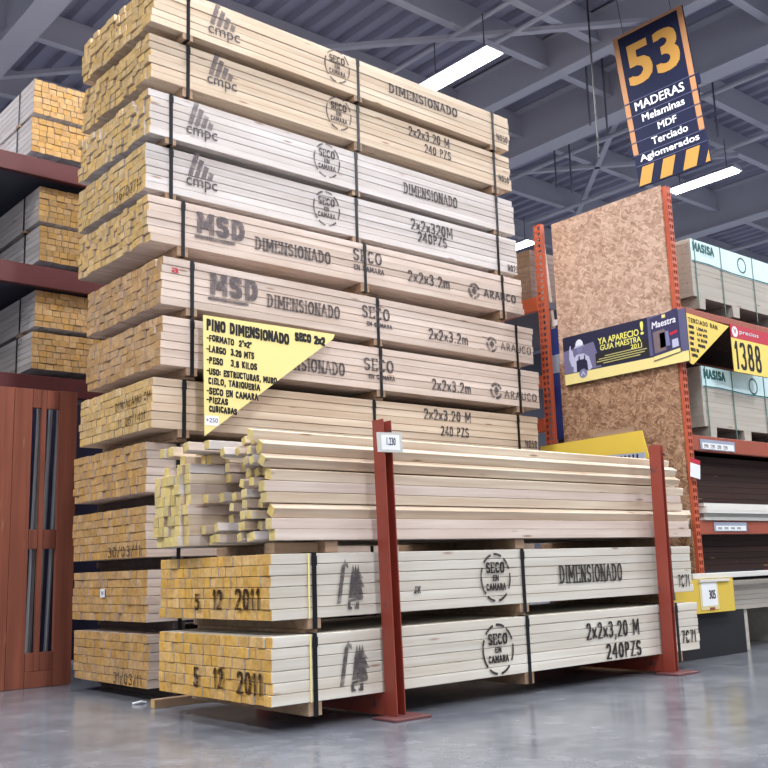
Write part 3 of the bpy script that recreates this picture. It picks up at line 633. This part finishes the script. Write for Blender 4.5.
for (z0, z1, xa_, xb_) in ((1.435, 1.485, 6.34, 6.80), (.85, .89, 6.42, 6.86)):
    MB().box(xa_, xb_, 3.929, 3.933, z0, z1 + .025).obj('label_strip', grey_blue, t); MB().box(xa_ + .02, xb_ - .02, 3.926, 3.928, z0 + .005, z1).obj('price_strip', white_m, t)
    mb = MB(); xx = xa_ + .04
    while xx < xb_ - .08: put_text(mb, rnd.choice(('0805', '1290', '3990')), xx, xx + .055, z0 + .012, z1 - .01, 3.9255, .02); xx += .085
    mb.obj('price_lettering', marker, t)

# second rack seen between the timber and the strand board
t = thing('storage_rack', 'orange rack upright with round holes between the timber stack and the strand board', 'rack', (0, 0, 0))
mb = MB(); perforated(mb, 5.078, 5.155, 0, 3.42, 'x', 6.10); mb.box(6.103, 6.145, 5.078, 5.082, 0, 3.42); mb.box(6.103, 6.145, 5.151, 5.155, 0, 3.42); mb.obj('upright', orange, t)
mb = MB(); perforated(mb, 7.90, 7.995, 0, 3.42, 'x', 6.10); mb.box(6.103, 6.19, 7.90, 7.904, 0, 3.42); mb.obj('upright', orange, t)
for z0, z1 in ((2.70, 2.82), (2.06, 2.16), (1.70, 1.81)): MB().box(6.10, 6.15, 5.158, 7.898, z0, z1).obj('beam', orange, t, bevel=.004)
MB().box(6.16, 7.3, 5.17, 7.9, 2.74, 2.80).obj('shelf_deck', grey_dark, t)
for z in (.4, 1.5): MB().box(6.34, 7.3, 5.10, 5.14, z, z + .05).obj('brace', orange, t)
t = thing('board_stack', 'brownish board stack on the rack beside the orange perforated upright', 'boards', (6.16, 5.27, 2.805))
for i in range(10): MB().box(.01, 1.1, .0, 2.4, i * .046 + .001, i * .046 + .045).obj('board', mdf_pink, t)
o = MB().bar((6.30, 5.135, 2.10), (6.30, 5.235, 3.40), .02, .032, (1, 0, 0)).obj('lath', WS['pink']); tag(o, 'thin pale lath standing upright beside the strand board', 'lath')
t = thing('blue_display_panel', 'narrow blue cardboard panel with a grey band, left of the strand board', 'panel', (6.215, 5.02, 0))
MB().box(.0, .03, .012, .125, 1.64, 2.55).obj('card', blue_m, t); o = MB().box(-.002, 0, .012, .125, 2.18, 2.33).obj('grey_band', grey_blue, t)
MB().box(.005, .025, .03, .11, 0, 1.64).obj('stand', black_m, t)
o = MB().box(-.003, 0, .03, .09, 2.57, 2.62).obj('white_clip', white_m, t)

# ------------------------------------------------------------------ promotional banner
t = thing('promotional_banner', 'dark blue banner with a worker and YA APARECIO GUIA MAESTRA 2011', 'banner', (6.14, 4.955, 2.045), (0, 0, -PI/2))
BW, BH = 1.125, .385   # local x reads along the banner, local z up
MB().box(0, BW, 0, .008, 0, BH).obj('board', navy, t)
m_grad = newmat('banner_violet_grey', srgb(112, 108, 142), .5)
MB().poly([(0, .09), (.36, .09), (.30, .30), (.0, .27)], -.001).obj('pale_print_area', m_grad, t)
MB().poly([(.0, 0), (BW, 0), (BW, .075), (.0, .085)], -.0015).obj('yellow_stripe', yellow_card, t)
MB().poly([(.31, .105), (.80, .10), (.80, .225), (.31, .20)], -.0015).obj('text_box', black_m, t)
mb = MB()
put_text(mb, 'YA APARECIO', .345, .72, .265, .315, -.002, .03); put_text(mb, '!', .735, .765, .265, .365, -.002, .04)
put_text(mb, 'GUIA MAESTRA', .36, .735, .215, .258, -.002, .03); put_text(mb, '2011', .64, .74, .175, .208, -.002, .03)
ly = newmat('banner_lettering_yellow', srgb(238, 232, 120), .6); mb.obj('title_lettering', ly, t)
mb = MB()
for i, (a, b_) in enumerate(((.40, .74), (.34, .78), (.32, .76), (.38, .72))): mb.poly([(a, .165 - i*.018), (b_, .169 - i*.018), (b_, .176 - i*.018), (a, .172 - i*.018)], -.0025)
mb.obj('small_print', newmat('small_print_olive', srgb(190, 186, 120)), t)
def ell(cx, cz, rx, rz, a0=0, a1=2*PI, n=16): return [(cx + rx*math.cos(a0 + (a1-a0)*i/n), cz + rz*math.sin(a0 + (a1-a0)*i/n)) for i in range(n + (a1-a0 < 6))]
pale = newmat('print_pale_blue', srgb(186, 188, 214)); mid = newmat('print_mid_blue', srgb(122, 124, 164))
fig = MB()
fig.poly([(.09, .09), (.10, .19), (.13, .225), (.20, .225), (.25, .19), (.275, .10), (.25, .085)], -.003)       # shirt
fig.poly([(.075, .14), (.055, .20), (.06, .27), (.068, .305), (.078, .305), (.08, .27), (.095, .26), (.10, .22), (.12, .19), (.10, .13)], -.0031)  # raised arm and finger
fig.obj('printed_worker_shirt', pale, t)
fig = MB(); fig.poly(ell(.163, .262, .030, .040), -.0035); fig.obj('printed_worker_face', mid, t)
fig = MB(); fig.poly(ell(.163, .285, .040, .058, 0, PI), -.004); fig.poly([(.113, .278), (.208, .284), (.212, .292), (.113, .288)], -.004); fig.obj('printed_hard_hat', newmat('print_white', srgb(224, 226, 240)), t)
fig = MB(); fig.poly([(.125, .085), (.125, .175), (.145, .18), (.15, .21), (.16, .21), (.16, .18), (.20, .18), (.205, .21), (.215, .21), (.213, .175), (.23, .16), (.235, .085)], -.004); fig.obj('printed_overalls', navy, t)
fig = MB(); fig.poly(ell(.185, .068, .040, .036), -.0045); fig.obj('round_badge', mid, t)
fig = MB(); fig.poly([(.16, .05), (.185, .09), (.21, .05), (.198, .05), (.185, .07), (.172, .05)], -.005); fig.obj('badge_mark', pale, t)
# the magazine pictured on the right
t2 = t
MB().poly([(.80, .09), (.80, .385), (1.125, .385), (1.125, .075)], -.001).obj('violet_print_area', navy2, t)
mb = MB().prism([(.835, .045), (1.065, .075), (1.06, .40), (.825, .365)], -.007, -.0015); o = mb.obj('magazine_cover', newmat('magazine_indigo', srgb(58, 56, 92), .4), t)
def mag(pts, m, nm): MB().poly(pts, -.0078).obj(nm, m, o)
mag([(.836, .05), (1.063, .078), (1.063, .105), (.836, .078)], yellow_card, 'cover_stripe')
mag([(.85, .10), (.95, .11), (.945, .27), (.845, .26)], newmat('cover_brown', srgb(120, 104, 108)), 'cover_photo')
mag([(.90, .13), (.985, .14), (.975, .25), (.90, .24)], mid, 'cover_figures'); mag([(1.0, .115), (1.055, .12), (1.05, .18), (1.0, .175)], pale, 'cover_badge')
mag([(.985, .21), (1.05, .22), (1.05, .24), (.985, .23)], red_m, 'cover_lines')
put_text(MB(), 'Maestra', .84, 1.045, .285, .335, -.0085, .03, .1, .06).obj('cover_lettering', newmat('cover_white', srgb(236, 236, 246)), o)
mag([(.93, .35), (.96, .35), (.96, .375), (.93, .375)], yellow_card, 'cover_spot')

# ------------------------------------------------------------------ board packs with labels
def pack(label, x, z, bl, h, lettering):
    t = thing('board_pack', label, 'board pack', (x, 4.0, z), group='wrapped board packs on the right rack')
    n_ = 12
    for i in range(n_): MB().box(rnd.uniform(0, .003), 2.44, rnd.uniform(0, .003), .95, i * h / n_ + .0003, (i + 1) * h / n_ - .0006).obj('board', mdf, t)
    for bx in (.06, .55, 1.2, 1.9): MB().prism([(bx, -.09), (bx + .09, -.09), (bx + .10, -.001), (bx - .01, -.001)], 0.0, .95).obj('bearer', mdf, t)
    lb = MB().prism([(.01, bl), (.25, bl + .005), (.6, bl - .012), (1.6, bl), (1.6, h + .002), (.01, h + .002)], -.004, -.001).obj('paper_label', cyan_label, t); lb['label'] = 'pale cyan label with dark teal lettering'
    strokes(MB(), 'MASISA', .03, .34, h - .092, h - .018, -.0052, .019, .013).obj('label_lettering', teal_ink, lb)
    put_text(MB(), 'TU MUNDO, TU ESTILO', .14, .33, h - .112, h - .098, -.0052, 0).obj('label_small_print', grey_blue, lb)
    g = MB()
    for k_ in range(10): arc_dash(g, .74, h - .09, .06, .06, k_*.6283, k_*.6283 + .62, .014, -.0053, 3)
    g.obj('label_ring', teal_ink, lb)
    MB().poly([(.02, bl + .012), (.25, bl + .016), (.6, bl + .002), (1.6, bl + .012), (1.6, bl + .002), (.6, bl - .008), (.25, bl + .007), (.02, bl + .003)], -.0054).obj('label_edge', teal_ink, lb)
    for sx in (.05, .42, .9, 1.6, 2.2):
        mb = MB(); mb.box(sx, sx + .012, -.0065, -.0055, -.09, h + .004); mb.box(sx, sx + .012, -.0065, .955, h + .003, h + .005); mb.obj('strap', strap_green, t)
    return t
pack('upper MASISA-labelled pack of grey boards on the right rack, beside the strand board top', 6.545, 2.625, .275, .455, 0)
pack('lower MASISA-labelled pack of grey boards on the right rack, under the yellow pennant', 6.535, 1.625, .295, .455, 0)
# pack-end: brown boards and shelves
t = thing('board_stack', 'dark brown board stack on the shelf under the lower labelled pack', 'boards', (6.33, 4.06, 1.055))
for i in range(8): MB().box(0, 2.4, 0, .85, i*.044 + .001, i*.044 + .043).obj('board', brown_board, t)
t = thing('board_stack', 'dark brown board stack on the lowest shelf, behind the white shelf board', 'boards', (6.33, 4.06, .57))
for i in range(6): MB().box(0, 2.4, 0, .85, i*.044 + .001, i*.044 + .043).obj('board', brown_board, t)
t = thing('board_stack', 'short stack of white melamine boards on the orange shelf beam', 'boards', (6.30, 3.92, .928))
for i, dx in enumerate((.0, .02, -.02, .01, .0)): MB().box(dx, 2.5, (0, .02, -.03, -.02, .0)[i], .95, i*.0245 + .0008, i*.0245 + .0237).obj('board', white_board, t)
o = MB().box(6.0, 9.0, 3.866, 3.928, .525, .562).obj('shelf_board', white_board, bevel=.003); tag(o, 'long white shelf board at the foot of the right rack', 'shelf board')
o = MB().box(6.03, 6.40, 3.835, 3.865, .505, .522).obj('white_batten', white_board); tag(o, 'thin white strip just above the yellow price board', 'strip')
t = thing('board_stack', 'pale grey board stack at floor level, right of the black panel', 'boards', (6.48, 3.98, .29))
for i in range(6): MB().box(.0, 2.4, .0, .9, i*.034 + .001, i*.034 + .033).obj('board', mdf, t)
for x in (.3, 1.1, 2.0): MB().box(x, x + .09, 0.02, .9, -.289, 0).obj('bearer', mdf, t)
# yellow price board and black panel
t = thing('price_board', 'yellow board with a white card numbered 305 at the rack foot', 'price board', (5.70, 3.85, .30))
MB().box(0, .765, 0, .012, 0, .225).obj('board', yellow_flat, t)
MB().box(.335, .56, -.004, -.0005, .02, .215).obj('card_sleeve', newmat('sleeve_pale', srgb(220, 206, 150), .3), t)
MB().box(.355, .54, -.006, -.0045, .045, .20).obj('card', white_m, t)
put_text(MB(), '305', .44, .52, .09, .15, -.0068, .05).obj('card_lettering', marker, t)
MB().box(.44, .50, -.0062, -.0046, .018, .035).obj('clip', red_post, t)
o = MB().box(5.75, 6.655, 3.90, 3.915, .0, .30).obj('black_panel', newmat('matt_black', srgb(24, 24, 30), .7)); tag(o, 'plain black panel standing on the floor under the yellow price board', 'panel')
# hanging signs on the right rack
t = thing('pennant_sign', 'smaller yellow triangular handwritten sign right of the blue banner', 'sign', (6.178, 3.86, 2.03))
MB().prism([(0, .38), (.585, .355), (.05, 0), (.012, .01)], 0, .004).obj('card', newmat('amber_card', srgb(240, 206, 104), .7), t)
for txt, a, b_, zz, hh in (('TERCIADO RAN', .03, .42, .315, .035), ('FORMATO', .03, .10, .27, .024), ('1.22x2.44', .13, .27, .266, .024), ('LARGO', .03, .10, .228, .024), ('2.44 MTS', .13, .27, .224, .024),
        ('PESO', .03, .09, .186, .024), ('15 KILOS', .13, .26, .182, .024), ('USO', .03, .08, .144, .024), ('MUROS', .13, .23, .14, .024), ('SECO EN', .03, .14, .10, .026), ('CAMARA', .04, .12, .06, .024)):
    strokes(MB(), txt, a, b_, zz, zz + hh, -.0015, .007, .006, False, -.03, .001, rn2).obj('handwriting', marker, t)
t = thing('price_sign', 'red and yellow price sign with a round white logo at the right edge', 'price sign', (6.78, 3.86, 2.04))
MB().box(0, .55, 0, .005, 0, .262).obj('card', newmat('price_yellow', srgb(238, 210, 110), .7), t)
MB().box(0, .55, -.002, .005, .263, .365).obj('header', red_m, t)
mb = MB(); mb.poly(ell(.055, .312, .042, .042), -.003); mb.obj('round_logo', white_m, t)
put_text(MB(), 'v', .035, .075, .295, .335, -.004, .03).obj('logo_mark', red_m, t)
put_text(MB(), 'precios', .12, .40, .295, .335, -.004, .01).obj('header_lettering', cyan_label, t)
strokes(MB(), '1388', .02, .42, .02, .24, -.001, .026, .02, False, 0, .003).obj('price_lettering', marker, t)
t = thing('hang_tag', 'small red and white tag hanging on the front upright of the right rack', 'tag', (6.13, 3.90, 1.23), (0, .15, 0))
MB().box(0, .12, 0, .002, 0, .10).obj('card', white_m, t); MB().box(0, .12, 0, .002, .101, .135).obj('header', red_m, t)

# yellow display behind the loose pile
t = thing('display_stand', 'yellow display panel with a grey catalogue strip behind the loose pile', 'display', (5.96, 5.10, 0), (0, 0, -PI/2))
MB().prism([(0, 1.40), (.99, 1.37), (.945, 1.575), (0, 1.565)], 0, .012).obj('yellow_panel', yellow_flat, t)
MB().box(.52, .87, .012, .05, 1.50, 1.612).obj('wooden_strip', bearer_m, t)
MB().prism([(.2, 1.36), (.99, 1.33), (.99, 1.41), (.2, 1.44)], -.05, -.038).obj('catalogue_strip', grey_blue, t)
mb = MB()
for i in range(14): mb.box(.48 + i*.034, .495 + i*.034, -.053, -.0505, 1.36, 1.405)
mb.obj('catalogue_pages', navy, t)
for x in (.05, .9): MB().box(x, x + .04, .02, .05, 0, 1.40).obj('leg', black_m, t)

# ------------------------------------------------------------------ aisle sign
t = thing('aisle_sign', 'hanging navy aisle sign with a golden 53 over MADERAS and wood types', 'sign', (10.0, 6.715, 5.17), (.17, 0, -PI/2))
SW, SH = .985, 1.90
MB().box(0, SW, 0, .03, 0, SH).obj('panel', sign_navy, t)
mb = MB()
for u0, u1 in ((-.001, .07), (SW - .07, SW + .001)):
    mb.box(u0, u1, -.002, -.0005, SH*.555, SH); 
    for a, b_ in ((.465, .545), (.375, .455), (.295, .365), (.212, .285)): mb.box(u0, u1 - (0), -.002, -.0005, SH*a, SH*b_)
mb.box(.07, SW - .07, -.002, -.0005, SH - .03, SH); mb.obj('edge_band', sign_tan, t)
o = put_text(MB(), '53', .13, .86, SH*.645, SH*.915, -.003, .065).obj('aisle_number', sign_gold, t)
sw = newmat('sign_white', srgb(232, 232, 238), .6)
for txt, a, b_, c0, c1 in (('MADERAS', .14, .83, .485, .542), ('Melaminas', .21, .80, .402, .450), ('MDF', .40, .66, .318, .362), ('Terciado', .28, .78, .235, .282), ('Aglomerados', .08, .90, .145, .200)):
    put_text(MB(), txt, a, b_, SH*c0, SH*c1, -.003, .035).obj('sign_lettering', sw, t)
mb = MB()
for a in (.555, .46, .37, .29, .207, .135): mb.box(0, SW, -.004, -.0021, SH*a - .003, SH*a + .003)
mb.obj('slat_edge', navy2, t)
mb = MB()
for a, b_ in ((.0, .17), (.30, .47), (.62, .80)): mb.poly([(a + .0, .015), (b_, .015), (b_ + .09, .235), (a + .09, .235)], -.003)
mb.poly([(.92, .015), (SW, .015), (SW, .15)], -.003); mb.obj('hazard_stripe', sign_gold, t)
for a, z in ((-.05, .42), (SW, .93)): MB().box(a, a + .05, .0, .03, z, z + .13).obj('side_clip', sign_navy, t)
for u in (.15, SW - .15): MB().bar((u, .015, SH), (u, .015 , SH + 1.2), .008, .008).obj('hanging_wire', grey_dark, t)
o = MB().tube([(9.3, 6.775, 8.09), (9.3, 6.775, 5.5), (9.3, 6.78, 5.4)], .012, 6).obj('hanging_cable', black_m); tag(o, 'black cable hanging from the roof left of the aisle sign', 'cable')
